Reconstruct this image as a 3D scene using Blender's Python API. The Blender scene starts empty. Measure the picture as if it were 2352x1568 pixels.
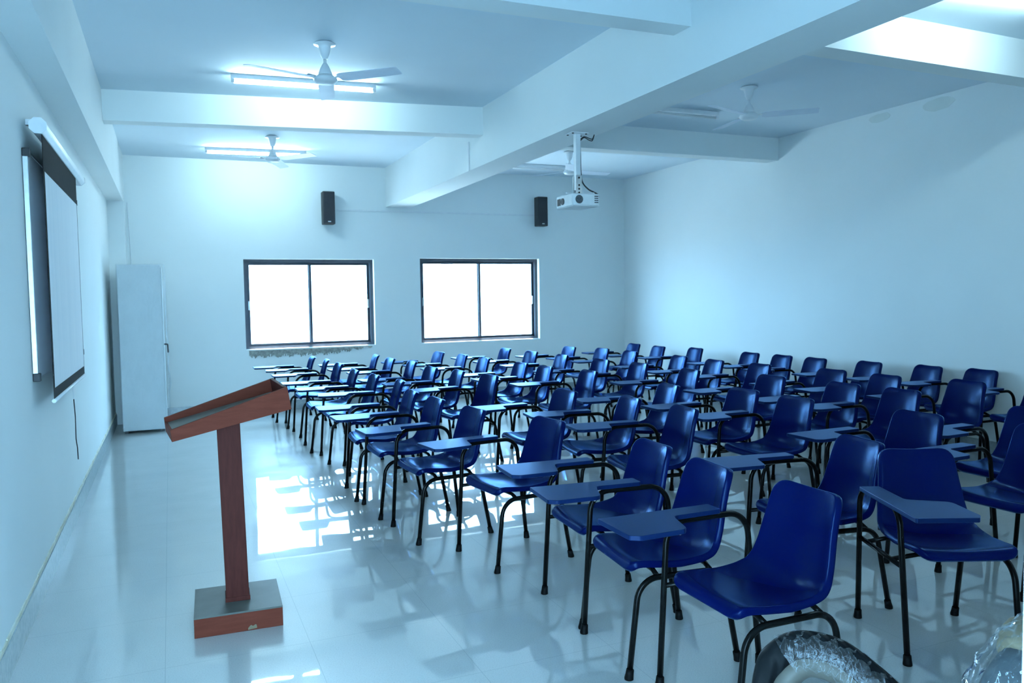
import bpy, math, random
import numpy as np
from mathutils import Vector, Matrix
random.seed(7)
SC = bpy.context.scene
COL = SC.collection
PI = math.pi

# ------------------------------------------------------------------ helpers
class MB:
    """collects vertices and faces of ONE mesh"""
    def __init__(s): s.v = []; s.f = []; s.sm = []
    def add(s, vs, fs, smooth=False):
        o = len(s.v); s.v += [tuple(map(float, p)) for p in vs]
        s.f += [tuple(i + o for i in f) for f in fs]; s.sm += [smooth] * len(fs); return s
    def box(s, a, b, rot=None, c=None):
        x0, y0, z0 = a; x1, y1, z1 = b
        vs = [Vector(p) for p in [(x0,y0,z0),(x1,y0,z0),(x1,y1,z0),(x0,y1,z0),(x0,y0,z1),(x1,y0,z1),(x1,y1,z1),(x0,y1,z1)]]
        if rot is not None:
            c = Vector(c); vs = [c + rot @ (p - c) for p in vs]
        return s.add(vs, [(0,3,2,1),(4,5,6,7),(0,1,5,4),(1,2,6,5),(2,3,7,6),(3,0,4,7)])
    def hexa(s, v8):
        return s.add(v8, [(0,3,2,1),(4,5,6,7),(0,1,5,4),(1,2,6,5),(2,3,7,6),(3,0,4,7)])
    def tube(s, path, r, n=10, cap=True, squash=None):
        P = [Vector(p) for p in path]; m = len(P)
        rr = r if isinstance(r, (list, tuple)) else [r] * m
        T = []
        for i in range(m):
            t = (P[min(i+1, m-1)] - P[max(i-1, 0)]); T.append(t.normalized())
        ref = Vector((0,0,1)) if abs(T[0].z) < .9 else Vector((0,1,0))
        nn = (ref - T[0] * ref.dot(T[0])).normalized(); vs = []
        for i in range(m):
            nn = (nn - T[i] * nn.dot(T[i])).normalized(); b = T[i].cross(nn)
            for k in range(n):
                a = 2 * PI * k / n
                e1, e2 = (1, 1) if squash is None else squash
                vs.append(P[i] + (nn * math.cos(a) * e1 + b * math.sin(a) * e2) * rr[i])
        fs = [(i*n+k, i*n+(k+1) % n, (i+1)*n+(k+1) % n, (i+1)*n+k) for i in range(m-1) for k in range(n)]
        s.add(vs, fs, True)
        if cap:
            o = len(s.v) - len(vs)
            s.f += [tuple(o + k for k in reversed(range(n))), tuple(o + (m-1)*n + k for k in range(n))]; s.sm += [False, False]
        return s
    def lathe(s, prof, c=(0,0,0), n=24, axis='z'):
        vs = []
        for r, z in prof:
            for k in range(n):
                a = 2*PI*k/n; p = (r*math.cos(a), r*math.sin(a), z)
                if axis == 'y': p = (p[0], p[2], p[1])
                if axis == 'x': p = (p[2], p[0], p[1])
                vs.append((p[0]+c[0], p[1]+c[1], p[2]+c[2]))
        m = len(prof)
        fs = [(i*n+k, i*n+(k+1) % n, (i+1)*n+(k+1) % n, (i+1)*n+k) for i in range(m-1) for k in range(n)]
        s.add(vs, fs, True); o = len(s.v) - len(vs)
        if prof[0][0] > 1e-5: s.f.append(tuple(o+k for k in reversed(range(n)))); s.sm.append(False)
        if prof[-1][0] > 1e-5: s.f.append(tuple(o+(m-1)*n+k for k in range(n))); s.sm.append(False)
        return s
    def prism(s, poly, z0, z1, f=lambda x, y, z: (x, y, z)):
        n = len(poly)
        vs = [f(x, y, z0) for x, y in poly] + [f(x, y, z1) for x, y in poly]
        fs = [tuple(reversed(range(n))), tuple(range(n, 2*n))] + [(k, (k+1) % n, n+(k+1) % n, n+k) for k in range(n)]
        return s.add(vs, fs)
    def build(s, name, mat, parent=None, bevel=0, loc=None, seg=2, fix=True):
        me = bpy.data.meshes.new(name); me.from_pydata(s.v, [], s.f)
        me.polygons.foreach_set('use_smooth', s.sm); me.materials.append(mat)
        if fix:
            import bmesh
            bm = bmesh.new(); bm.from_mesh(me); bmesh.ops.recalc_face_normals(bm, faces=bm.faces); bm.to_mesh(me); bm.free()
        me.update()
        o = bpy.data.objects.new(name, me); COL.objects.link(o)
        if parent is not None: o.parent = parent
        if loc is not None: o.location = loc
        if bevel:
            b = o.modifiers.new('edge', 'BEVEL'); b.width = bevel; b.segments = seg; b.limit_method = 'ANGLE'; b.angle_limit = math.radians(35)
            b.harden_normals = False
        return o

def tag(o, label=None, cat=None, group=None, kind=None):
    if label: o['label'] = label
    if cat: o['category'] = cat
    if group: o['group'] = group
    if kind: o['kind'] = kind
    return o
def empty(name, loc=(0,0,0), rz=0):
    o = bpy.data.objects.new(name, None); COL.objects.link(o); o.location = loc; o.rotation_euler = (0,0,rz)
    o.empty_display_size = .1; return o
def thing(name, label, cat, loc=(0,0,0), rz=0, group=None):
    return tag(empty(name, loc, rz), label, cat, group)
KIDS = {}
def copy_tree(o, parent=None):
    if not KIDS:
        for q in bpy.data.objects:
            if q.parent: KIDS.setdefault(q.parent.name, []).append(q)
    c = o.copy(); COL.objects.link(c)
    if parent is not None: c.parent = parent
    for ch in KIDS.get(o.name, []): copy_tree(ch, c)
    return c
def arc(c, r, a0, a1, n, u=(1,0,0), w=(0,0,1)):
    c = Vector(c); u = Vector(u); w = Vector(w)
    return [c + u*r*math.cos(a0+(a1-a0)*i/n) + w*r*math.sin(a0+(a1-a0)*i/n) for i in range(n+1)]
def fillet(path, r, n=6):
    """polyline with its corners rounded"""
    P = [Vector(p) for p in path]; out = [P[0]]
    for i in range(1, len(P)-1):
        a = (P[i-1]-P[i]); b = (P[i+1]-P[i]); la, lb = a.length, b.length; a.normalize(); b.normalize()
        th = a.angle(b); t = min(r/math.tan(th/2), la*.49, lb*.49)
        p0 = P[i]+a*t; p2 = P[i]+b*t
        # true circular arc
        rr = t*math.tan(th/2); bis = (a+b).normalized(); c = P[i]+bis*(rr/math.sin(th/2))
        v0 = (p0-c); v2 = (p2-c); ang = v0.angle(v2)
        for k in range(n+1):
            s = k/n; out.append(c + (v0*math.sin((1-s)*ang) + v2*math.sin(s*ang))/math.sin(ang))
    out.append(P[-1]); return out
def round_poly(poly, rs, n=5):
    out = []
    m = len(poly)
    for i in range(m):
        r = rs[i] if isinstance(rs, (list, tuple)) else rs
        p = Vector(poly[i]).to_3d(); a = (Vector(poly[i-1]).to_3d()-p); b = (Vector(poly[(i+1) % m]).to_3d()-p)
        if r <= 0: out.append((p.x, p.y)); continue
        t = fillet([p+a, p, p+b], r, n)[1:-1]; out += [(q.x, q.y) for q in t]
    return out

# ------------------------------------------------------------------ materials
def new_mat(name):
    m = bpy.data.materials.new(name); m.use_nodes = True; nt = m.node_tree
    return m, nt, nt.nodes['Principled BSDF']
def N(nt, t, **kw):
    n = nt.nodes.new(t)
    for k, v in kw.items(): setattr(n, k, v)
    return n
def set_in(n, **kw):
    for k, v in kw.items(): n.inputs[k.replace('_', ' ')].default_value = v
def coords(nt, scale=(1,1,1)):
    tc = N(nt, 'ShaderNodeTexCoord'); mp = N(nt, 'ShaderNodeMapping'); mp.inputs['Scale'].default_value = scale
    nt.links.new(tc.outputs['Object'], mp.inputs['Vector']); return mp.outputs['Vector']
def noise(nt, vec, scale, detail=3, rough=.5):
    n = N(nt, 'ShaderNodeTexNoise'); n.inputs['Scale'].default_value = scale; n.inputs['Detail'].default_value = detail
    n.inputs['Roughness'].default_value = rough; nt.links.new(vec, n.inputs['Vector']); return n.outputs['Fac']
def ramp(nt, fac, stops):
    r = N(nt, 'ShaderNodeValToRGB'); el = r.color_ramp.elements
    while len(el) < len(stops): el.new(.5)
    for e, (p, c) in zip(el, stops): e.position = p; e.color = c if len(c) == 4 else (*c, 1)
    nt.links.new(fac, r.inputs['Fac']); return r.outputs['Color']
def bump(nt, fac, strength, dist, bsdf):
    b = N(nt, 'ShaderNodeBump'); b.inputs['Strength'].default_value = strength; b.inputs['Distance'].default_value = dist
    nt.links.new(fac, b.inputs['Height']); nt.links.new(b.outputs['Normal'], bsdf.inputs['Normal']); return b
def simple(name, c0, c1, rough=.5, nscale=8, metal=0, bmp=0, bdist=.002, bscale=None, coat=0, spec=.5, stretch=(1,1,1)):
    m, nt, b = new_mat(name); v = coords(nt, stretch)
    f = noise(nt, v, nscale); col = ramp(nt, f, [(.3, c0), (.7, c1)]); nt.links.new(col, b.inputs['Base Color'])
    b.inputs['Roughness'].default_value = rough; b.inputs['Metallic'].default_value = metal
    b.inputs['Coat Weight'].default_value = coat; b.inputs['Specular IOR Level'].default_value = spec
    if bmp: bump(nt, noise(nt, v, bscale or nscale*3), bmp, bdist, b)
    return m
M = {}
M['paint'] = simple('wall_paint', (.76,.80,.80), (.80,.84,.84), .75, .9, bmp=.25, bdist=.01, bscale=2.2)
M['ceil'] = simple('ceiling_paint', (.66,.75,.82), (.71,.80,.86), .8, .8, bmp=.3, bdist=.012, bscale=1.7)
def floor_mat():
    m, nt, b = new_mat('polished_floor_tile'); v = coords(nt)
    br = N(nt, 'ShaderNodeTexBrick'); br.offset = 0; br.squash = 1
    set_in(br, Scale=1.0, Mortar_Size=.0016, Mortar_Smooth=.3, Bias=0, Brick_Width=.596, Row_Height=.596)
    nt.links.new(v, br.inputs['Vector'])
    sp = noise(nt, v, 170, 4, .7); sc = ramp(nt, sp, [(.30, (.40,.415,.41)), (.45, (.54,.56,.55)), (.75, (.62,.64,.63))])
    lg = noise(nt, v, 1.6, 4, .6); lc = ramp(nt, lg, [(.3, (.90,.92,.93)), (.7, (1,1,1))])
    mx = N(nt, 'ShaderNodeMix', data_type='RGBA', blend_type='MULTIPLY'); mx.inputs['Factor'].default_value = 1
    nt.links.new(sc, mx.inputs['A']); nt.links.new(lc, mx.inputs['B'])
    mj = N(nt, 'ShaderNodeMix', data_type='RGBA'); nt.links.new(br.outputs['Fac'], mj.inputs['Factor'])
    nt.links.new(mx.outputs['Result'], mj.inputs['A']); mj.inputs['B'].default_value = (.36,.40,.41,1)
    nt.links.new(mj.outputs['Result'], b.inputs['Base Color'])
    rg = ramp(nt, noise(nt, v, 2.3, 5, .65), [(.40, (.010,)*3), (.80, (.035,)*3)]); nt.links.new(rg, b.inputs['Coat Roughness'])
    r2 = ramp(nt, noise(nt, v, 3.1, 5, .65), [(.35, (.28,)*3), (.75, (.42,)*3)]); nt.links.new(r2, b.inputs['Roughness'])
    b.inputs['IOR'].default_value = 1.9; b.inputs['Coat Weight'].default_value = .9; b.inputs['Coat IOR'].default_value = 1.85
    bp = bump(nt, noise(nt, v, 4.5, 1, .4), .10, .004, b); nt.links.new(bp.outputs['Normal'], b.inputs['Coat Normal'])
    return m
M['floor'] = floor_mat()
M['skirt'] = simple('skirting_tile', (.30,.35,.38), (.37,.42,.45), .25, 40)
M['cream'] = simple('stained_plaster_edge', (.62,.58,.44), (.80,.79,.70), .8, 6)
def plastic(name, c0, c1, gloss, rough, ior, grain):
    m, nt, b = new_mat(name); nt.nodes.remove(b); out = nt.nodes['Material Output']; v = coords(nt)
    d = N(nt, 'ShaderNodeBsdfDiffuse'); g = N(nt, 'ShaderNodeBsdfGlossy'); g.inputs['Color'].default_value = (*gloss, 1); g.inputs['Roughness'].default_value = rough
    nt.links.new(ramp(nt, noise(nt, v, 3), [(.3, c0), (.7, c1)]), d.inputs['Color'])
    bp = N(nt, 'ShaderNodeBump'); bp.inputs['Strength'].default_value = .08; bp.inputs['Distance'].default_value = .0006
    nt.links.new(noise(nt, v, grain), bp.inputs['Height'])
    for q in (d, g): nt.links.new(bp.outputs['Normal'], q.inputs['Normal'])
    f = N(nt, 'ShaderNodeFresnel'); f.inputs['IOR'].default_value = ior
    mx = N(nt, 'ShaderNodeMixShader'); nt.links.new(f.outputs[0], mx.inputs[0]); nt.links.new(d.outputs[0], mx.inputs[1]); nt.links.new(g.outputs[0], mx.inputs[2])
    nt.links.new(mx.outputs[0], out.inputs['Surface']); return m
M['blue'] = plastic('blue_moulded_plastic', (.0005,.0032,.045), (.0007,.0040,.056), (.30,.54,.98), .25, 1.26, 350)
M['blue_pad'] = plastic('blue_tablet_plastic', (.003,.0115,.055), (.004,.0145,.065), (.42,.62,.95), .32, 1.26, 260)
M['black_tube'] = simple('black_enamelled_steel', (.003,.0035,.0035), (.005,.0055,.0055), .20, 30, spec=.10)
M['rubber'] = simple('black_rubber', (.003,.0035,.0035), (.005,.005,.0055), .5, 40, spec=.08)
M['chrome'] = simple('bright_steel', (.75,.76,.78), (.82,.83,.85), .2, 20, metal=1)
M['alu'] = simple('aluminium', (.62,.64,.66), (.72,.74,.76), .35, 30, metal=1)
def wood_mat(name, a, b_, rough):
    m, nt, b = new_mat(name); v = coords(nt, (2, 14, 14))
    f = noise(nt, v, 4.5, 5, .6); nt.links.new(ramp(nt, f, [(.28, a), (.72, b_)]), b.inputs['Base Color'])
    b.inputs['Roughness'].default_value = rough; b.inputs['Specular IOR Level'].default_value = .06; bump(nt, f, .15, .002, b); return m
def wood_z(name, a, b_, rough):
    m, nt, b = new_mat(name); v = coords(nt, (14, 14, 2))
    f = noise(nt, v, 4.5, 5, .6); nt.links.new(ramp(nt, f, [(.28, a), (.72, b_)]), b.inputs['Base Color'])
    b.inputs['Roughness'].default_value = rough; b.inputs['Specular IOR Level'].default_value = .06; bump(nt, f, .15, .002, b); return m
M['wood'] = wood_mat('red_brown_veneer', (.125,.028,.017), (.160,.038,.023), .6)
M['wood_post'] = wood_z('dark_brown_veneer', (.060,.015,.012), (.092,.023,.018), .55)
M['wood_top'] = simple('grey_brown_laminate', (.085,.088,.078), (.115,.118,.105), .42, 9, spec=.25)  # greyer than the veneer, for the lectern's base top and tray floor
M['frame_dark'] = simple('dark_anodised_frame', (.018,.028,.045), (.028,.04,.06), .4, 20)
M['white_enamel'] = simple('white_enamel', (.78,.80,.82), (.84,.86,.88), .3, 10)
M['fan_blade'] = simple('pale_fan_blade', (.62,.68,.78), (.68,.74,.84), .35, 8)
M['white_plastic'] = simple('white_plastic', (.72,.74,.76), (.80,.82,.84), .4, 12)
M['black_plastic'] = simple('black_plastic', (.008,.009,.012), (.016,.018,.022), .5, 30)
M['grille'] = simple('black_speaker_grille', (.006,.008,.014), (.02,.024,.034), .7, 220)
M['vent'] = simple('dark_vent', (.03,.04,.05), (.10,.12,.14), .6, 150)
M['screen_white'] = simple('projection_fabric', (.88,.90,.94), (.93,.94,.97), .85, 2.5, stretch=(1,6,.4))
M['screen_black'] = simple('black_screen_border', (.006,.007,.008), (.010,.011,.012), .85, 30, spec=.08)
M['board'] = simple('whiteboard_enamel', (.80,.84,.90), (.88,.91,.96), .30, 1.5)
M['steel_cabinet'] = simple('grey_painted_steel', (.62,.66,.68), (.68,.72,.74), .45, 4)
M['rough_mortar'] = simple('rough_grey_mortar', (.20,.21,.20), (.42,.43,.40), .95, 26, bmp=.9, bdist=.02, bscale=40)
M['stain'] = simple('faint_patch', (.66,.71,.69), (.72,.76,.74), .85, 6)
M['cable_white'] = simple('white_cable_casing', (.70,.74,.76), (.78,.80,.82), .5, 20)
M['tan'] = simple('tan_cardboard', (.13,.10,.06), (.22,.175,.11), .8, 7, bmp=.5, bdist=.02, bscale=9)
M['cushion'] = simple('dark_grey_upholstery', (.030,.042,.052), (.055,.07,.08), .7, 60, bmp=.3, bdist=.004, bscale=120)
M['cream_plastic'] = simple('cream_moulded_plastic', (.06,.055,.045), (.075,.07,.06), .45, 6, spec=.2)
def ribbed():
    m, nt, b = new_mat('black_ribbed_pad'); v = coords(nt)
    b.inputs['Base Color'].default_value = (.006,.007,.008,1); b.inputs['Roughness'].default_value = .45; b.inputs['Specular IOR Level'].default_value = .04
    w = N(nt, 'ShaderNodeTexWave'); w.inputs['Scale'].default_value = 14; nt.links.new(v, w.inputs['Vector'])
    bump(nt, w.outputs['Fac'], .5, .006, b); return m
M['ribbed'] = ribbed()
def film_mat(name, scale, body, strength, dist, gloss=.12, stretch=(1,1,1), crease=0, cscale=20):
    m, nt, b = new_mat(name); v = coords(nt, stretch); nt.nodes.remove(b); out = nt.nodes['Material Output']
    tr = N(nt, 'ShaderNodeBsdfTransparent'); tr.inputs['Color'].default_value = (.93,.95,.96,1)
    gl = N(nt, 'ShaderNodeBsdfGlossy'); gl.inputs['Roughness'].default_value = gloss; gl.inputs['Color'].default_value = (.95,.97,1,1)
    df = N(nt, 'ShaderNodeBsdfDiffuse'); df.inputs['Color'].default_value = (.75,.80,.84,1)
    n1 = noise(nt, v, scale, 5, .65)
    bm = N(nt, 'ShaderNodeBump'); bm.inputs['Strength'].default_value = strength; bm.inputs['Distance'].default_value = dist
    nt.links.new(n1, bm.inputs['Height'])
    for q in (gl, df): nt.links.new(bm.outputs['Normal'], q.inputs['Normal'])
    fr = N(nt, 'ShaderNodeFresnel'); fr.inputs['IOR'].default_value = 1.5; nt.links.new(bm.outputs['Normal'], fr.inputs['Normal'])
    ge = N(nt, 'ShaderNodeNewGeometry'); iv = N(nt, 'ShaderNodeMath', operation='SUBTRACT'); iv.inputs[0].default_value = 1
    nt.links.new(ge.outputs['Backfacing'], iv.inputs[1]); mu = N(nt, 'ShaderNodeMath', operation='MULTIPLY')
    nt.links.new(iv.outputs[0], mu.inputs[0]); nt.links.new(fr.outputs[0], mu.inputs[1])
    a = N(nt, 'ShaderNodeMixShader'); a.inputs[0].default_value = body
    if crease:                                   # folds, where several layers of film lie on each other
        ad = N(nt, 'ShaderNodeMix', data_type='VECTOR'); ad.inputs['Factor'].default_value = .12
        nn = N(nt, 'ShaderNodeTexNoise'); nn.inputs['Scale'].default_value = cscale*.5; nt.links.new(v, nn.inputs['Vector'])
        nt.links.new(v, ad.inputs['A']); nt.links.new(nn.outputs['Color'], ad.inputs['B'])
        vo = N(nt, 'ShaderNodeTexVoronoi', feature='DISTANCE_TO_EDGE'); vo.inputs['Scale'].default_value = cscale
        nt.links.new(ad.outputs['Result'], vo.inputs['Vector'])
        rc = ramp(nt, vo.outputs['Distance'], [(0, (crease,)*3), (.035, (body,)*3)]); nt.links.new(rc, a.inputs[0])
    nt.links.new(tr.outputs[0], a.inputs[1]); nt.links.new(df.outputs[0], a.inputs[2])
    c = N(nt, 'ShaderNodeMixShader'); nt.links.new(mu.outputs[0], c.inputs[0])
    nt.links.new(a.outputs[0], c.inputs[1]); nt.links.new(gl.outputs[0], c.inputs[2]); nt.links.new(c.outputs[0], out.inputs['Surface'])
    return m
M['film'] = film_mat('clear_wrapping_film', 75, .0, .9, .006, .07, (1, .7, .16), .22, 55)
M['film_cabinet'] = film_mat('milky_wrapping_film', 9, .05, 1.0, .06, .06, (1, 1, .8), .07, 5)
M['film_bundle'] = film_mat('crumpled_clear_film', 5, .0, .6, .04, .06, (1, 1, 1), .14, 8)
M['glass'] = film_mat('window_glass', 1, .0, 0, 0, .0)
def emit(name, col, s):
    m, nt, b = new_mat(name); b.inputs['Base Color'].default_value = (.9,.9,.9,1)
    b.inputs['Emission Color'].default_value = (*col, 1); b.inputs['Emission Strength'].default_value = s; return m
TUBE = 90.0
M['tube_on'] = emit('lit_fluorescent_tube', (.60,.90,1.0), TUBE)
M['tube_off'] = simple('unlit_fluorescent_tube', (.72,.74,.75), (.76,.78,.80), .3, 5)
M['facade'] = simple('pale_facade', (.78,.80,.82), (.84,.86,.88), .85, .6)
M['facade_glass'] = simple('pale_blue_glass', (.09,.055,.045), (.12,.07,.055), .5, 2, spec=.2)
M['ground'] = simple('dusty_ground', (.45,.44,.40), (.58,.56,.52), .9, .5)

# ------------------------------------------------------------------ setting
W, D, H = 7.569, 11.378, 3.406
YF = .30                     # inner face of the wall with the door the picture is taken through
def struct(name, mb, mat, bevel=0):
    return tag(mb.build(name, mat, bevel=bevel), kind='structure')
struct('floor', MB().box((-.25, -2.2, -.12), (W+.25, D+.25, 0)), M['floor'])
struct('ceiling', MB().box((-.25, -1.3, H), (W+.25, D+.25, H+.15)), M['ceil'])
struct('wall_left', MB().box((-.25, .05, 0), (0, D+.25, H)), M['paint'])
struct('wall_right', MB().box((W, .05, 0), (W+.25, D+.25, H)), M['paint'])
wins = [(1.604, 3.392, .852, 2.092), (4.082, 6.022, .850, 2.112)]
mb = MB(); y0, y1 = D, D+.25; xs = [0] + [x for w in wins for x in w[:2]] + [W]
for i in range(0, 6, 2): mb.box((xs[i], y0, 0), (xs[i+1], y1, H))
for x0, x1, z0, z1 in wins:
    mb.box((x0, y0, 0), (x1, y1, z0)); mb.box((x0, y0, z1), (x1, y1, H))
struct('wall_back', mb, M['paint'])
mb = MB(); mb.box((0, .05, 0), (.12, YF, H)); mb.box((1.1185, .05, 0), (W, YF, H)); mb.box((.12, .05, 2.15), (1.1185, YF, H))
struct('wall_front', mb, M['paint'])
# beams under the ceiling
LBX, LBZ, MX0, MX1, MBZ = .184, 2.790, 3.590, 3.950, 2.844
struct('trim_1', MB().box((0, YF, LBZ), (LBX, D, H)), M['paint'])                 # beam along the left wall
struct('trim_2', MB().box((MX0, YF, MBZ), (MX1, D, H)), M['paint'])               # main beam down the middle
def cross(name, x0, x1, ya0, ya1, yb0, yb1, z0, z1):
    struct(name, MB().hexa([(x0,ya0,z0),(x1,yb0,z1),(x1,yb1,z1),(x0,ya1,z0),(x0,ya0,H),(x1,yb0,H),(x1,yb1,H),(x0,ya1,H)]), M['paint'])
cross('trim_3', LBX, MX0, 7.95, 8.12, 7.47, 7.66, 3.137, 3.137)
cross('trim_4', MX1, W, 7.78, 7.98, 7.76, 7.96, 3.137, 3.137)
cross('trim_5', LBX, MX0, 4.07, 4.27, 4.03, 4.21, 3.123, 3.123)
cross('trim_6', MX1, W, 4.03, 4.22, 4.13, 4.31, 3.123, 3.123)
struct('trim_7', MB().box((0, D-.30, 0), (.19, D, LBZ)), M['paint'])             # corner column
# skirting
struct('baseboard_left', MB().box((0, YF, 0), (.012, D-.30, .135)), M['skirt'])
struct('baseboard_back', MB().box((.19, D-.012, 0), (W, D, .135)), M['skirt'])
struct('baseboard_right', MB().box((W-.012, YF, 0), (W, D, .135)), M['skirt'])
mb = MB(); n = 90
for i in range(n):
    ya = YF + (D-.3-YF)*i/n; yb = YF + (D-.3-YF)*(i+1)/n
    mb.box((0, ya, .135), (.006, yb, .150 + .012*random.random()))
struct('trim_8', mb, M['cream'])                                                  # grout line above the skirting
# windows
for wi, (x0, x1, z0, z1) in enumerate(wins):
    w = tag(empty('window_%d' % (wi+1), ((x0+x1)/2, D+.11, z0)), kind='structure')
    hw = (x1-x0)/2; hh = z1-z0; t = .045
    f = MB(); f.box((-hw, -.03, 0), (hw, .06, t)); f.box((-hw, -.03, hh-t), (hw, .06, hh)); f.box((-hw, -.03, t), (-hw+t, .06, hh-t)); f.box((hw-t, -.03, t), (hw, .06, hh-t))
    f.build('window_frame', M['frame_dark'], w)
    for s in (0, 1):
        xa, xb = (-hw+t, .022) if s == 0 else (-.022, hw-t); yy = .004 if s == 0 else .032
        q = .034; za, zb = t, hh-t
        m_ = MB(); m_.box((xa, yy-.012, za), (xb, yy+.012, za+q)); m_.box((xa, yy-.012, zb-q), (xb, yy+.012, zb))
        m_.box((xa, yy-.012, za+q), (xa+q, yy+.012, zb-q)); m_.box((xb-q, yy-.012, za+q), (xb, yy+.012, zb-q))
        so = m_.build('sash', M['frame_dark'], w)
        MB().box((xa+q, yy-.002, za+q), (xb-q, yy+.002, zb-q)).build('pane', M['glass'], so)
        lx = xb-.02 if s == 1 else xa+.02
        MB().box((lx-.012, yy-.026, hh*.44), (lx+.012, yy-.012, hh*.54)).build('latch', M['chrome'], so)
    MB().box((-hw, -.108, -.001), (hw, -.03, .010)).build('window_sill', M['white_enamel'], w)
# ragged mortar left under the first window's sill
mb = MB(); xs_ = np.linspace(1.64, 3.34, 120); rg = random.Random(3)
lo = .80
for i in range(len(xs_)-1):
    fr = i/119; depth = (.085 if fr < .62 else .085*(1-(fr-.62)/.42))
    depth = max(.012, depth*(.72+.5*rg.random()) + .012*math.sin(i*.55))
    mb.box((xs_[i], D-.006-.006*rg.random(), .846-depth), (xs_[i+1], D, .846))
struct('trim_9', mb, M['rough_mortar'])
# faint patched marks below the ceiling on the right wall
mb = MB()
for (yy, w_, h_) in ((6.25, .16, .10), (5.55, .20, .13)):
    pts = [(yy + w_*math.cos(a)*(.8+.2*rg.random()), H-.02-h_*.5 + h_*.5*math.sin(a)*(.8+.25*rg.random())) for a in np.linspace(0, 2*PI, 15)[:-1]]
    mb.prism(pts, W-.003, W, lambda x, y, z: (z, x, y))
struct('trim_10', mb, M['stain'])

# ------------------------------------------------------------------ tablet-arm chair
def catmull(P, n):
    P = np.array(P, float); P = np.vstack([2*P[0]-P[1], P, 2*P[-1]-P[-2]]); out = []
    for i in range(1, len(P)-2):
        for k in range(n):
            t = k/n; p0, p1, p2, p3 = P[i-1:i+3]
            out.append(.5*((2*p1)+(-p0+p2)*t+(2*p0-5*p1+4*p2-p3)*t*t+(-p0+3*p1-3*p2+p3)*t**3))
    out.append(P[-2]); return np.array(out)
def shell_mb():
    prof = catmull([(.228,.436),(.218,.453),(.185,.462),(.10,.449),(0,.436),(-.09,.432),(-.145,.443),(-.183,.480),(-.205,.540),(-.222,.620),(-.240,.700),(-.256,.762),(-.268,.788)], 10)
    seg = np.linalg.norm(np.diff(prof, axis=0), axis=1); L = np.concatenate([[0], np.cumsum(seg)]); tot = L[-1]
    # resample, denser at both ends
    ds = [0, .003, .008, .015, .024, .035, .048]
    s = np.array(ds + list(np.linspace(.066, tot-.066, 44)) + [tot-d for d in reversed(ds)])
    X = np.interp(s, L, prof[:,0]); Z = np.interp(s, L, prof[:,1])
    T = np.stack([np.gradient(X, s), np.gradient(Z, s)], 1); T /= np.linalg.norm(T, axis=1)[:,None]
    Nn = np.stack([T[:,1], -T[:,0]], 1)          # up on the seat, forward on the back
    Wd = np.interp(s/tot, [0, .10, .30, .46, .56, .66, .82, 1], [.188,.196,.203,.203,.196,.184,.168,.156])
    Dd = np.interp(s/tot, [0, .08, .3, .48, .58, .7, .9, 1], [.004,.012,.022,.042,.042,.036,.030,.022])
    r = .048; nu = 27; u = np.linspace(-1, 1, nu); V = np.zeros((len(s), nu, 3)); NV = np.zeros_like(V)
    for i in range(len(s)):
        d = min(s[i], tot-s[i]); w = Wd[i]
        if d < r: w = w - r + math.sqrt(max(0, r*r-(r-d)**2))
        for j in range(nu):
            y = u[j]*w; off = Dd[i]*abs(y/Wd[i])**2.1
            V[i,j] = (X[i]+Nn[i,0]*off, y, Z[i]+Nn[i,1]*off)
            sl = 2.1*Dd[i]*abs(y/Wd[i])**1.1/Wd[i]*np.sign(y)
            nv = np.array([Nn[i,0], -sl, Nn[i,1]]); NV[i,j] = nv/np.linalg.norm(nv)
    m = len(s); vs = [tuple(V[i,j]) for i in range(m) for j in range(nu)]
    fs = [(i*nu+j, i*nu+j+1, (i+1)*nu+j+1, (i+1)*nu+j) for i in range(m-1) for j in range(nu-1)]
    loop = [(0,j) for j in range(nu)] + [(i,nu-1) for i in range(1,m)] + [(m-1,j) for j in range(nu-2,-1,-1)] + [(i,0) for i in range(m-2,0,-1)]
    n = len(loop); LP = np.array([V[a] for a in loop]); LN = np.array([NV[a] for a in loop])
    tg = np.roll(LP, -1, 0) - np.roll(LP, 1, 0); tg /= np.linalg.norm(tg, axis=1)[:,None]
    out = np.cross(tg, LN); out /= np.linalg.norm(out, axis=1)[:,None]
    if out[nu//2,0] < 0: out = -out
    # smooth the directions a little
    for _ in range(3):
        out = .25*np.roll(out,1,0)+.5*out+.25*np.roll(out,-1,0); out /= np.linalg.norm(out, axis=1)[:,None]
        LN = .25*np.roll(LN,1,0)+.5*LN+.25*np.roll(LN,-1,0); LN /= np.linalg.norm(LN, axis=1)[:,None]
    prev = [a*nu+b for a, b in loop]
    for (o_, b_) in ((.0035,.001),(.006,.004),(.0075,.009),(.0085,.018),(.0085,.027)):
        base = len(vs); ring = LP + out*o_ - LN*b_
        vs += [tuple(p) for p in ring]; cur = [base+k for k in range(n)]
        fs += [(prev[k], prev[(k+1) % n], cur[(k+1) % n], cur[k]) for k in range(n)]; prev = cur
    mb = MB(); mb.add(vs, fs, True); return mb
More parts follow.
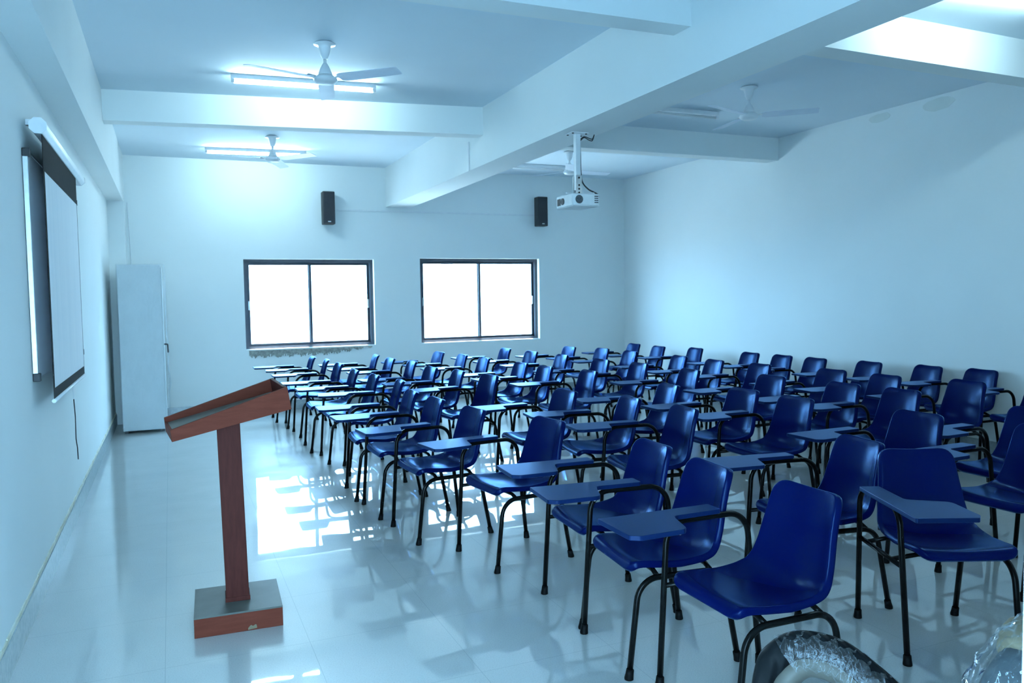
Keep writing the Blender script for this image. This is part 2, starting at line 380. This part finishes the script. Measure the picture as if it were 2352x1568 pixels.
def make_chair():
    root = empty('tablet_arm_chair')
    sh = shell_mb().build('seat_shell', M['blue'], root)
    so = sh.modifiers.new('thick', 'SOLIDIFY'); so.thickness = .0028; so.offset = -1
    # writing tablet: narrow armrest behind, wide writing part in front
    poly = [(.462,-.345), (.462,-.105), (.425,-.082), (.225,-.088), (.178,-.252), (-.050,-.257), (-.050,-.345)]
    poly = round_poly(poly, [.008,.012,.03,.035,.030,.010,.010], 5)
    tb = MB().prism(poly, .6535, .672).build('writing_tablet', M['blue_pad'], root, bevel=.0022)
    for p in ((.30,-.20,0), (.245,-.105,0)): MB().lathe([(.006,.6475),(.006,.6535)], p, 8).build('bolt', M['chrome'], tb)
    R = .0125
    p = [(.238,-.262,.012), (.190,-.280,.6405), (-.190,-.280,.6405), (-.245,-.262,.012)]
    af = MB().tube(fillet(p, .095, 9), R, 10).build('arm_frame', M['black_tube'], root)
    p = [(.236,.200,.012), (.188,.196,.398), (-.190,.196,.398), (-.262,.200,.012)]
    sf = MB().tube(fillet(p, .095, 9), R, 10).build('side_frame', M['black_tube'], root)
    for par, (x, y, dx, dy) in ((af, (.239,-.262,-.0009,0)), (af, (-.246,-.262,.0008,0)), (sf, (.2375,.2,-.0015,0)), (sf, (-.264,.2,.0022,0))):
        MB().tube([(x, y, 0), (x, y, .006), (x+dx*2, y, .022), (x+dx*4, y, .04)], [.0185,.0185,.0165,.0155], 12).build('foot_cap', M['rubber'], par)
    MB().tube([(.205,-.270,.395), (-.210,-.270,.395)], .0105, 8).build('side_rail', M['black_tube'], root)
    for x in (.105, -.135):
        MB().tube(fillet([(x, .196, .400), (x, .15, .4155), (x, -.16, .4155), (x, -.270, .397)], .03, 4), .0105, 8).build('crossbar', M['black_tube'], root)
    return root
proto = make_chair()
ROWS = [  # each row from the camera towards the window wall: x, y, heading
 [(2.61,2.307,3.125),(2.556,2.85,3.04),(2.612,3.37,3.078),(2.494,4.267,3.281),(2.256,4.936,3.227),(2.192,5.584,3.165),(2.161,6.137,3.098),(2.3,7.003,3.023),(2.216,7.605,3.125),(2.158,8.237,3.12),(2.183,9.198,3.16),(2.16,9.88,3.061),(2.086,10.454,3.123)],
 [(3.73,2.41,4.295),(3.583,3.0,2.982),(3.489,4.347,3.031),(3.455,4.962,3.007),(3.244,5.533,3.195),(3.178,6.969,3.244),(3.075,7.597,3.116),(2.958,8.12,3.2),(3.006,9.03,3.125),(2.895,9.60,3.171),(2.882,10.314,3.074)],
 [(4.70,2.75,3.16),(4.566,3.441,3.153),(4.451,4.351,3.116),(4.457,4.91,3.14),(4.155,5.50,3.02),(4.184,6.885,3.122),(4.022,7.53,3.147),(3.984,8.075,3.154),(3.908,9.01,3.137),(3.857,9.655,3.141),(3.751,10.283,3.22)],
 [(5.45,2.55,3.12),(5.29,3.20,3.16),(5.439,4.325,3.082),(5.398,4.838,3.135),(5.321,5.582,3.159),(5.081,6.482,3.077),(5.055,7.345,3.14),(4.955,7.982,3.205),(4.901,8.895,3.1),(4.841,9.659,3.198),(4.792,10.443,3.161)],
 [(6.344,4.479,3.07),(6.178,5.133,3.068),(6.176,5.725,3.183),(6.034,6.582,3.094),(5.958,7.24,3.069),(5.987,7.951,3.059),(5.933,8.953,3.128),(5.901,9.62,3.17),(5.696,10.205,3.189)],
 [(7.22,4.37,3.12),(7.263,5.04,3.021),(7.203,5.555,3.009),(7.113,6.174,3.059),(7.02,6.83,3.069),(7.011,7.345,3.076),(6.986,7.876,3.085),(6.962,8.96,3.08),(6.768,9.56,3.08),(6.797,10.251,3.111)],
]
ORD = ['', 'second ', 'third ', 'fourth ', 'fifth ', 'sixth ', 'seventh ', 'eighth ', 'ninth ', 'tenth ', 'eleventh ', 'twelfth ', 'thirteenth ']
RN = ['the row nearest the projector screen', 'the second row from the projector screen', 'the third row from the projector screen',
      'the third row from the right wall', 'the second row from the right wall', 'the row backed against the right wall']
first = True
for ri, row in enumerate(ROWS):
    n = len(row)
    for ci, (x, y, a) in enumerate(row):
        o = proto if first else copy_tree(proto); first = False
        o.location = (x, y, 0); o.rotation_euler = (0, 0, a)
        k = n-1-ci
        lab = 'blue tablet-arm chair, %s from the window wall in %s' % ((ORD[k].strip() or 'first'), RN[ri])
        if ri == 0 and ci == 0: lab = 'frontmost blue tablet-arm chair, empty seat in full view, behind the film-wrapped armrest'
        if ri == 1 and ci == 0: lab = 'blue tablet-arm chair turned to face the doorway, behind the plastic-wrapped bundle'
        tag(o, lab, 'chair', 'blue tablet-arm chairs in rows')

# ------------------------------------------------------------------ lectern
t = thing('lectern', 'brown wooden lectern with slanted open tray on a square post', 'lectern', (.92, 4.02, 0), math.radians(-2.5))
MB().box((-.195,-.195,0), (.195,.195,.088)).build('base', M['wood'], t, bevel=.002)
MB().box((-.195,-.195,.088), (.195,.195,.096)).build('base_top', M['wood_top'], t)['label'] = 'grey-brown top of the base'
pst = MB(); pst.hexa([(-.052,-.05,.096),(.053,-.05,.096),(.053,.05,.096),(-.052,.05,.096),(-.068,-.05,.945),(.037,-.05,.965),(.037,.05,.965),(-.068,.05,.945)])
pst.build('post', M['wood_post'], t, bevel=.003)
MB().box((-.056,-.056,.096), (.057,.056,.118)).build('post_collar', M['wood_post'], t, bevel=.002)
# slanted tray
xl, xr = -.278, .252; yl, yr = -.165, .18
bz = lambda x: .908 + (x-xl)/(xr-xl)*.106
tz = lambda x: .962 + (x-xl)/(xr-xl)*.160
wth = .018
def wall_prism(ya, yb, xa=xl, xb=xr, top=tz):
    return MB().hexa([(xa,ya,bz(xa)),(xb,ya,bz(xb)),(xb,yb,bz(xb)),(xa,yb,bz(xa)),(xa-.006,ya,top(xa)),(xb-.018,ya,top(xb)),(xb-.018,yb,top(xb)),(xa-.006,yb,top(xa))])
tf = lambda x: tz(x) + .014
fl = lambda x: tz(x) - .009 - .038*(x-xl)/(xr-xl)
wall_prism(yl, yl+wth).build('tray_side', M['wood'], t, bevel=.002)
wall_prism(yr-wth, yr, top=tf).build('tray_side', M['wood'], t, bevel=.002)
MB().hexa([(xr-wth,yl+wth,bz(xr)),(xr,yl+wth,bz(xr)),(xr,yr-wth,bz(xr)),(xr-wth,yr-wth,bz(xr)),(xr-.018-wth,yl+wth,tz(xr)-.001),(xr-.018,yl+wth,tz(xr)),(xr-.018,yr-wth,tf(xr)),(xr-.018-wth,yr-wth,tf(xr)-.001)]).build('tray_end', M['wood_post'], t, bevel=.002)
MB().hexa([(xl,yl+wth,bz(xl)),(xl+.012,yl+wth,bz(xl)),(xl+.012,yr-wth,bz(xl)),(xl,yr-wth,bz(xl)),(xl-.004,yl+wth,fl(xl)+.004),(xl+.008,yl+wth,fl(xl)+.004),(xl+.008,yr-wth,fl(xl)+.004),(xl-.004,yr-wth,fl(xl)+.004)]).build('tray_lip', M['wood'], t, bevel=.002)
xe = xr-wth-.016
MB().hexa([(xl+.012,yl+wth,bz(xl)+.002),(xe,yl+wth,bz(xe)+.002),(xe,yr-wth,bz(xe)+.002),(xl+.012,yr-wth,bz(xl)+.002),(xl+.009,yl+wth,fl(xl)),(xe,yl+wth,fl(xe)),(xe,yr-wth,fl(xe)),(xl+.009,yr-wth,fl(xl))]).build('tray_floor', M['wood_top'], t)['label'] = 'grey-brown tray floor'
for q in list(bpy.data.objects):                 # the tray is turned a little against its base
    if q.parent is t and q.name.startswith('tray_'): q.rotation_euler.z = math.radians(7)
ch = MB(); ch.prism(round_poly([(.035,.004),(.078,.008),(.074,.028),(.060,.020),(.050,.026),(.040,.016)], .003, 2), -.1955, -.194, lambda x, y, z: (x, z, y))
ch.build('chipped_patch', M['tan'], t)['label'] = 'pale chip in the veneer'

# ------------------------------------------------------------------ steel cabinet wrapped in film
t = thing('steel_cabinet', 'tall grey steel cabinet wrapped in clear film, in the far left corner', 'cabinet', (.355, 10.66, 0))
MB().box((-.235,-.42,.03), (.225,.36,1.965)).build('cabinet_body', M['steel_cabinet'], t, bevel=.006)
for sx in (-.2, .19):
    for sy in (-.39, .33): MB().box((sx-.02, sy-.02, 0), (sx+.02, sy+.02, .03)).build('foot', M['black_plastic'], t)
MB().box((.225,-.415,.06), (.238,-.032,1.94)).build('door', M['steel_cabinet'], t, bevel=.003)
dr = MB().box((.225,-.028,.06), (.238,.355,1.94)).build('door', M['steel_cabinet'], t, bevel=.003)
MB().tube(fillet([(.238,-.36,1.03),(.275,-.36,1.03),(.278,-.36,.93)], .015, 4), .009, 8).build('door_handle', M['rubber'], dr)
# the loose film: an undulating jacket standing a little off the cabinet
vs = []; nz, na = 60, 44
path = [(-.245,-.43),(.245,-.43),(.262,.37)]
pp = []
for a, b in zip(path[:-1], path[1:]): pp += [(a[0]+(b[0]-a[0])*k/22, a[1]+(b[1]-a[1])*k/22) for k in range(22)]
pp.append(path[-1]); rgf = random.Random(5); ph = [rgf.uniform(0, 6) for _ in range(8)]
for i in range(nz+1):
    z = .03 + 1.945*i/nz
    for k, (px, py) in enumerate(pp):
        low = max(0, 1-abs(z-.75)/.55)
        w_ = .004*math.sin(z*9+k*.5+ph[0]) + .003*math.sin(z*23-k*.9+ph[1])
        outx = 0
        if k >= 22: outx = .012 + .055*low*(1-abs(k-24)/20 if k < 44 else 0) * (.6+.4*math.sin(z*14))
        outx = max(outx, 0) if k >= 22 else 0
        vs.append((px+outx+(w_ if k >= 22 else 0), py-(abs(w_)+.004 if k < 22 else 0), z))
m_ = len(pp); fs = [(i*m_+k, i*m_+k+1, (i+1)*m_+k+1, (i+1)*m_+k) for i in range(nz) for k in range(m_-1)]
MB().add(vs, fs, True).build('wrapping_film', M['film_cabinet'], t)['label'] = 'loose clear film around the cabinet'

# ------------------------------------------------------------------ left wall: whiteboard, projection screen
t = thing('whiteboard', 'aluminium-framed whiteboard on the left wall, half hidden behind the screen', 'whiteboard', (0, 5.94, 1.135))
MB().box((.002,-1.142,.01), (.022,1.142,1.18)).build('panel', M['board'], t)
f = MB(); f.box((0,-1.155,-.005),(.026,-1.142,1.195)); f.box((0,1.142,-.005),(.026,1.155,1.195)); f.box((0,-1.142,-.005),(.026,1.142,.010)); f.box((0,-1.142,1.18),(.026,1.142,1.195))
f.build('frame', M['alu'], t, bevel=.003)
for yy in (-1.155, 1.13):
    for zz in (-.008, 1.155): MB().box((0, yy-.004, zz), (.036, yy+.03, zz+.043)).build('corner_cap', M['black_plastic'], t, bevel=.004)
t = thing('projection_screen', 'pulled-down white projection screen with black borders on the left wall', 'projector screen', (.082, 5.75, 0))
hz = 2.462
oc = [(.042*math.cos(a), .042*math.sin(a)) for a in np.linspace(0, 2*PI, 9)[:-1]+PI/8]
hs = MB().prism(oc, -.90, 1.16, lambda x, y, z: (x-.012, z, y+hz)).build('roller_case', M['white_enamel'], t, bevel=.004)
for y_ in (-.908, 1.16): MB().prism([(x*1.06, y*1.06) for x, y in oc], y_, y_+.008, lambda x, y, z: (x-.012, z, y+hz)).build('end_cap', M['white_plastic'], hs)
for y_ in (-.78, .95): MB().box((-.082, y_-.02, hz+.02), (-.03, y_+.02, hz+.05)).build('wall_bracket', M['alu'], hs)
ya, yb, zt, zb = -.875, .775, 2.425, 1.02
MB().box((-.001, ya+.045, 1.078), (.0012, yb-.028, 2.235)).build('screen_fabric', M['screen_white'], t)
f = MB(); f.box((-.0012, ya, 2.235), (.001, yb, zt)); f.box((-.0012, ya, zb), (.001, yb, 1.078)); f.box((-.0012, ya, 1.078), (.001, ya+.045, 2.235)); f.box((-.0012, yb-.028, 1.078), (.001, yb, 2.235))
f.build('black_border', M['screen_black'], t)
bb = MB().tube([(0, ya-.01, zb-.008), (0, yb+.01, zb-.008)], .011, 10).build('bottom_bar', M['white_enamel'], t)
MB().tube([(0,.02,zb-.015),(0,.025,zb-.10)], .004, 6).build('pull_loop', M['white_plastic'], bb)
MB().tube([(.0,.025,zb-.10),(.004,.03,.80),(.001,.04,.66),(.006,.05,.60),(.004,.085,.52)], .0035, 6).build('pull_cord', M['black_plastic'], bb)

# ------------------------------------------------------------------ speakers
for (x0, z0, lab) in ((2.742, 2.568, 'black wall speaker high above the left window'), (6.015, 2.606, 'black wall speaker high on the back wall above the right window')):
    t = thing('wall_speaker', lab, 'speaker', (x0, D, z0), 0, 'black wall speakers')
    MB().box((-.083,-.19,0), (.083,-.04,.45)).build('cabinet', M['black_plastic'], t, bevel=.012, seg=3)
    MB().box((-.072,-.197,.012), (.072,-.19,.438)).build('grille', M['grille'], t, bevel=.004)
    MB().box((-.03,-.04,.16), (.03,0,.28)).build('wall_bracket', M['black_plastic'], t)
    MB().box((-.02,-.199,.028), (.02,-.197,.042)).build('badge', M['alu'], t)
# cable casings
tag(MB().box((2.82, D-.014, 2.775), (5.94, D, 2.797)).build('cable_casing', M['cable_white']), 'long white cable casing between the two wall speakers', 'cable casing')
tag(MB().box((MX0-.014, 7.86, MBZ), (MX0, 7.89, 3.137)).build('cable_casing', M['cable_white']), 'short upright cable casing on the left side of the main beam', 'cable casing')
tag(MB().tube([(.215, D-.006, LBZ+.02), (.225, D-.006, 2.5), (.232, D-.006, 2.2), (.236, D-.006, 1.9), (.236, D-.006, .135)], .006, 6).build('cable', M['cable_white']), 'thin white cable running down the far left corner behind the cabinet', 'cable')

# ------------------------------------------------------------------ projector
t = thing('ceiling_projector', 'white projector hanging on a pole from the main beam', 'projector', (3.757, 5.807, MBZ), 0)
mt = MB().box((-.075,-.06,-.008), (.075,.06,0)).build('mount_plate', M['white_enamel'], t)
for x in (-.06, .06):
    for y in (-.045, .045): MB().lathe([(.009,-.014),(.009,-.008)], (x, y, 0), 8).build('bolt', M['black_plastic'], mt)
MB().box((-.022,-.022,-.46), (.022,.022,-.008)).build('pole', M['white_enamel'], t, bevel=.003)
f = MB(); f.box((-.027,-.027,-.505), (.027,-.022,-.34)); f.box((-.027,.022,-.505), (.027,.027,-.34))
f.build('pole_sleeve', M['alu'], t)
b = MB()
for zz in (-.36, -.42, -.45, -.48): b.lathe([(.008,-.031),(.008,-.027)], (0, 0, zz), 8, 'y')
b.build('sleeve_slot', M['black_plastic'], t)
f = MB()
for a in (.4, 2.2, 3.6, 5.3): f.box((0,-.008,-.497), (.15,.008,-.489), Matrix.Rotation(a, 3, 'Z'), (0,0,-.49))
f.build('spider_arm', M['white_enamel'], t)
bod = round_poly([(-.125,-.155),(.125,-.155),(.125,.155),(-.125,.155)], .03, 5)
bd = MB().prism(bod, -.598, -.503).build('projector_body', M['white_plastic'], t, bevel=.008, seg=3)
MB().lathe([(.027,-.131),(.027,-.122),(.02,-.122)], (0,.02,-.552), 20, 'x').build('lens_ring', M['black_plastic'], bd)
MB().lathe([(.0001,-.128),(.021,-.129)], (0,.02,-.552), 20, 'x').build('lens', M['glass'], bd)
MB().box((-.128,.060,-.580), (-.122,.115,-.525)).build('sensor_window', M['black_plastic'], bd)
vv = MB(); vv.lathe([(.034,-.1575),(.034,-.153)], (-.068,0,-.55), 20, 'y'); vv.build('vent_grille', M['vent'], bd)
vv = MB()
for k in range(4): vv.box((.07,-.1565,-.575+.016*k), (.105,-.154,-.567+.016*k))
vv.build('side_vent', M['vent'], bd)
MB().box((-.115,-.145,-.602),(.115,.145,-.598)).build('bottom_panel', M['white_enamel'], bd)
hang = [(.026,0,-.05),(.028,-.004,-.2),(.03,-.004,-.30),(.040,-.01,-.39),(.075,-.04,-.45),(.12,-.06,-.478),(.165,-.05,-.498),(.178,-.02,-.53),(.172,0,-.575),(.135,.0,-.585),(.118,0,-.575)]
hp = [Vector(p) for p in catmull(hang, 6)]
MB().tube(hp, .006, 8).build('cable', M['black_plastic'], t)
for dz in (0, .012):
    MB().tube([Vector(p) for p in catmull([(.026,0,-.05-dz),(.055,-.02,-.028-dz*.6),(.10,-.02,-.038-dz*1.2),(.13,-.02,-.042-dz),(.155,-.01,-.004)], 6)], .004, 6).build('cable', M['black_plastic'], t)

# ------------------------------------------------------------------ ceiling fans
def make_fan(loc, rz, label):
    t = thing('ceiling_fan', label, 'fan', loc, rz, 'white three-bladed ceiling fans')
    MB().lathe([(.012,-.122),(.022,-.116),(.034,-.085),(.043,-.045),(.047,-.024),(.078,-.020),(.080,-.014),(.070,-.008),(.045,-.006),(.045,0)], (0,0,0), 28).build('canopy', M['white_enamel'], t)
    MB().lathe([(.011,-.265),(.011,-.10)], (0,0,0), 12).build('downrod', M['white_enamel'], t)
    MB().lathe([(.012,-.150),(.020,-.160),(.034,-.185),(.048,-.222),(.054,-.239)][::-1], (0,0,0), 28).build('rod_cover', M['white_enamel'], t)
    MB().lathe([(.0001,-.305),(.05,-.303),(.068,-.295),(.084,-.279),(.086,-.267),(.078,-.255),(.060,-.243),(.054,-.239)], (0,0,0), 32).build('motor_housing', M['white_enamel'], t)
    for k in range(3):
        a = 2*PI*k/3; Rm = Matrix.Rotation(a, 3, 'Z'); tilt = Matrix.Rotation(math.radians(-11), 3, 'X')
        pts = [(.115,-.045),(.150,-.060),(.590,-.055),(.600,-.045),(.600,.045),(.590,.055),(.150,.062),(.115,.045)]
        vs = [Rm @ (tilt @ Vector((x, y, z)) + Vector((0,0,-.265))) for z in (-.002,.002) for x, y in pts]; n = len(pts)
        b = MB().add(vs, [tuple(reversed(range(n))), tuple(range(n, 2*n))] + [(q, (q+1) % n, n+(q+1) % n, n+q) for q in range(n)])
        bl = b.build('blade', M['fan_blade'], t)
        vs2 = [Rm @ Vector(p) for p in [(.07,-.018,-.267),(.15,-.03,-.263),(.15,.03,-.259),(.07,.018,-.261)]]
        br = MB().add(vs2 + [p + Vector((0,0,.005)) for p in vs2], [(3,2,1,0),(4,5,6,7),(0,1,5,4),(1,2,6,5),(2,3,7,6),(3,0,4,7)])
        br.build('blade_bracket', M['white_enamel'], bl)
    return t
R_ = math.radians
make_fan((1.778,5.985,H), R_(78), 'large white ceiling fan in front of the nearer lit tube')
make_fan((1.817,9.56,H), R_(-50), 'small far white ceiling fan in front of the farther lit tube')
make_fan((5.585,5.914,H), R_(-40), 'white ceiling fan right of the main beam, nearer of the right side')
make_fan((5.527,9.346,H), R_(3), 'far white ceiling fan partly hidden behind the projector pole')

# ------------------------------------------------------------------ tube lights
def tube_light(c, lit, label, rz=0):
    t = thing('ceiling_tube_light', label, 'light', c, rz, 'fluorescent tube lights on the ceiling')
    MB().box((-.60,-.020,-.040), (.60,.020,0)).build('housing', M['white_enamel'], t, bevel=.004)
    for s in (-1, 1): MB().box((s*.585-.014,-.016,-.072), (s*.585+.014,.016,-.030)).build('lamp_holder', M['white_plastic'], t)
    MB().tube([(-.575,0,-.060), (.575,0,-.060)], .014, 12).build('lamp_tube', M['tube_on'] if lit else M['tube_off'], t)
tube_light((1.80,7.03,H), True, 'lit fluorescent tube behind the nearer left fan', R_(-4))
tube_light((1.73,10.45,H), True, 'lit fluorescent tube behind the farther left fan', R_(-5))
tube_light((5.37,6.86,H), False, 'unlit fluorescent tube beside the nearer right fan')
tube_light((5.47,10.44,H), False, 'unlit fluorescent tube beyond the projector pole')
tube_light((5.62,3.50,H), True, 'lit fluorescent tube in the top right corner, nearest the camera', R_(-6))

# ------------------------------------------------------------------ film-wrapped office chair at the front
t = thing('office_chair', 'office chair with a black looped armrest wrapped in clear film, bottom right', 'chair', (1.98, 1.12, 0))
base = Vector((1.98, 1.12, 0))
def rel(p): return Vector(p) - base
ARM = [(1.826,1.362,.672),(1.838,1.356,.712),(1.860,1.348,.752),(1.892,1.328,.785),(1.921,1.295,.796),(1.957,1.255,.786),(1.984,1.208,.758),(2.007,1.162,.722),(2.012,1.118,.678),(1.99,1.085,.60),(1.94,1.08,.51)]
ac = [Vector(p) - base - Vector((0,0,.030)) for p in catmull(ARM, 6)]
cen = Vector((1.94,1.20,.62)) - base
nA = len(ac)
rad = [.012 + .020*min(1, k/12) for k in range(nA)]
pad = MB().tube(ac, rad, 16, squash=(1.0, 1.15)).build('armrest_pad', M['ribbed'], t)
inner = [p + (cen-p).normalized()*.040 for p in ac]
MB().tube(inner, [.016+.010*min(1, k/12) for k in range(nA)], 14).build('armrest_frame', M['cream_plastic'], t)
in2 = [p + (cen-p).normalized()*.075 for p in ac]
MB().tube([rel((1.826,1.362,.655))] + [Vector((1.832,1.350,.56))-base, Vector((1.87,1.25,.475))-base], [.014,.016,.018], 12).build('armrest_strut', M['cream_plastic'], t)
# film sleeve, wound tightly with folds
rgf = random.Random(11); st = 16; vs = []; nr = 40
seq = ac[st:]
for i, p in enumerate(seq):
    tn = (seq[min(i+1, len(seq)-1)] - seq[max(i-1, 0)]).normalized()
    up = (p-cen); up = (up - tn*up.dot(tn)).normalized(); b = tn.cross(up); c0 = p - up*.010
    for k in range(nr):
        a = 2*PI*k/nr
        rr = .046 + .0022*math.sin(i*1.9+math.sin(a)*6) + .0018*rgf.random() + (.010*rgf.random() if i == 0 else 0)
        vs.append(c0 + up*math.cos(a)*rr*.92 + b*math.sin(a)*rr*.92)
m_ = len(seq); fs = [(i*nr+k, i*nr+(k+1) % nr, (i+1)*nr+(k+1) % nr, (i+1)*nr+k) for i in range(m_-1) for k in range(nr)]
MB().add(vs, fs, True).build('wrapping_film', M['film'], t)['label'] = 'tightly wound clear film'
MB().prism(round_poly([(-.26,-.32),(.005,-.32),(.005,.17),(-.26,.17)], .06, 5), .44, .50).build('seat', M['cushion'], t, bevel=.015, seg=3)
CX, CY = -.13, -.08
MB().lathe([(.028,.06),(.028,.44)], (CX,CY,0), 16).build('gas_column', M['black_plastic'], t)
for k in range(5):
    a = 2*PI*k/5+.3; d = Vector((math.cos(a), math.sin(a), 0)); q = Vector((-math.sin(a), math.cos(a), 0)); c0 = Vector((CX, CY, 0))
    lo = [c0+q*.02+Vector((0,0,.05)), c0+d*.17+q*.012+Vector((0,0,.045)), c0+d*.17-q*.012+Vector((0,0,.045)), c0-q*.02+Vector((0,0,.05))]
    hi = [c0+q*.02+Vector((0,0,.09)), c0+d*.17+q*.012+Vector((0,0,.065)), c0+d*.17-q*.012+Vector((0,0,.065)), c0-q*.02+Vector((0,0,.09))]
    lg = MB().hexa(lo + hi).build('base_arm', M['black_plastic'], t)
    MB().lathe([(.023,-.018),(.023,.018)], tuple(c0+d*.165+Vector((0,0,.023))), 14, 'y').build('caster', M['black_plastic'], lg)

# ------------------------------------------------------------------ film-wrapped bundle at the right edge
t = thing('wrapped_bundle', 'film-wrapped dark chair back with folded tan card, at the right edge by the doorway', 'wrapped furniture', (2.185, .98, 0))
def blob(c, rx, ry, rz_, seed, amp, n1=30, n2=40, pw=2.6, freq=3.0):
    r2 = random.Random(seed); ph = [(r2.uniform(-1,1), r2.uniform(-1,1), r2.uniform(-1,1), r2.uniform(0,6)) for _ in range(9)]
    vs = []
    for i in range(n1+1):
        th = PI*i/n1
        for k in range(n2):
            fi = 2*PI*k/n2
            d = Vector((math.sin(th)*math.cos(fi), math.sin(th)*math.sin(fi), math.cos(th)))
            s = 1/((abs(d.x)**pw+abs(d.y)**pw+abs(d.z)**pw)**(1/pw))
            w = sum(abs(math.sin(freq*(1+.5*q)*(d.x*a+d.y*b+d.z*c_)*2+e)) for q, (a, b, c_, e) in enumerate(ph))/9 - .6
            s *= 1 + amp*w
            vs.append((c[0]+d.x*rx*s, c[1]+d.y*ry*s, c[2]+d.z*rz_*s))
    fs = [(i*n2+k, i*n2+(k+1) % n2, (i+1)*n2+(k+1) % n2, (i+1)*n2+k) for i in range(n1) for k in range(n2)]
    return MB().add(vs, fs, True)
blob((.02,.01,.58), .165, .08, .27, 2, .05).build('upholstered_back', M['cushion'], t)
blob((.08,.00,.825), .125, .085, .060, 4, .35, pw=3).build('folded_card', M['tan'], t)
crd = MB(); crd.box((-.075,-.085,.76), (.07,-.075,.85), Matrix.Rotation(.5, 3, 'X') @ Matrix.Rotation(-.25, 3, 'Y'), (0,-.08,.81))
crd.build('card_flap', M['tan'], t)
blob((.03,.0,.625), .21, .105, .272, 9, .20, 60, 80, pw=2.4, freq=4.2).build('wrapping_film', M['film_bundle'], t)['label'] = 'crumpled clear film'
for sx in (-.1, .14):
    for sy in (-.05, .11): MB().box((sx-.015, sy-.015, 0), (sx+.015, sy+.015, .42)).build('leg', M['black_tube'], t)
MB().box((-.13,-.08,.40), (.17,.14,.44)).build('seat_pan', M['cushion'], t)

# ------------------------------------------------------------------ outside
tag(MB().box((-30, D+.5, -3.4), (40, 60, -3.2)).build('ground', M['ground']), kind='structure')
t = thing('building', 'pale sunlit building seen faintly through the right window', 'building', (8.2, 27, -3.2))
MB().box((-9, 0, 0), (14, 8, 9.5)).build('facade', M['facade'], t)
for x0, x1, z0, z1 in ((1.16, 1.72, 4.38, 4.96), (1.34, 1.77, 5.50, 5.92), (1.20, 1.75, 6.9, 7.5)):
    wf = MB().box((x0, -.03, z0), (x1, 0, z1)).build('window', M['facade_glass'], t)
    MB().box((x0-.06, -.12, z0-.08), (x1+.06, 0, z0)).build('sill', M['facade'], wf)

# ------------------------------------------------------------------ light
wld = bpy.data.worlds.new('daylight'); SC.world = wld; wld.use_nodes = True
bg = wld.node_tree.nodes['Background']; bg.inputs['Color'].default_value = (.36,.70,1.0,1); bg.inputs['Strength'].default_value = 26.0
for wi, (x0, x1, z0, z1) in enumerate(wins):          # portals guide the sky light through the real openings
    l = bpy.data.lights.new('window_portal', 'AREA'); l.shape = 'RECTANGLE'; l.size = x1-x0; l.size_y = z1-z0; l.cycles.is_portal = True
    o = bpy.data.objects.new('window_portal', l); COL.objects.link(o); o.location = ((x0+x1)/2, D+.24, (z0+z1)/2); o.rotation_euler = (-PI/2, 0, 0)

sun = bpy.data.lights.new('sun', 'SUN'); sun.energy = 70; sun.angle = .01; sun.color = (1,.96,.88)
so_ = bpy.data.objects.new('sun', sun); COL.objects.link(so_); so_.location = (4, 20, 20)
so_.rotation_euler = Vector((-.05,-.20,-1)).to_track_quat('-Z','Y').to_euler()
# ------------------------------------------------------------------ camera
cam = bpy.data.cameras.new('camera'); co = bpy.data.objects.new('camera', cam); COL.objects.link(co); SC.camera = co
cam.sensor_width = 36; cam.lens = 1830.45/2352*36; cam.clip_start = .02; cam.clip_end = 200
yaw, pitch, roll = .4045, -.0569, -.0157
fw = Vector((math.sin(yaw)*math.cos(pitch), math.cos(yaw)*math.cos(pitch), math.sin(pitch)))
rt = Vector((math.cos(yaw), -math.sin(yaw), 0)); up = rt.cross(fw)
r2 = rt*math.cos(roll) + up*math.sin(roll); u2 = up*math.cos(roll) - rt*math.sin(roll)
co.matrix_world = Matrix(((r2.x,u2.x,-fw.x,.6692),(r2.y,u2.y,-fw.y,0),(r2.z,u2.z,-fw.z,1.534),(0,0,0,1)))
cam.dof.use_dof = True; cam.dof.focus_distance = 2.6; cam.dof.aperture_fstop = 10

SC.view_settings.view_transform = 'Standard'; SC.view_settings.look = 'None'; SC.view_settings.gamma = 1
SC.view_settings.exposure = 0.45; SC.view_settings.use_curve_mapping = False
cy = SC.cycles; cy.max_bounces = 10; cy.diffuse_bounces = 6; cy.glossy_bounces = 5; cy.transparent_max_bounces = 12
cy.sample_clamp_indirect = 6; cy.use_denoising = True; cy.caustics_reflective = False; cy.caustics_refractive = False
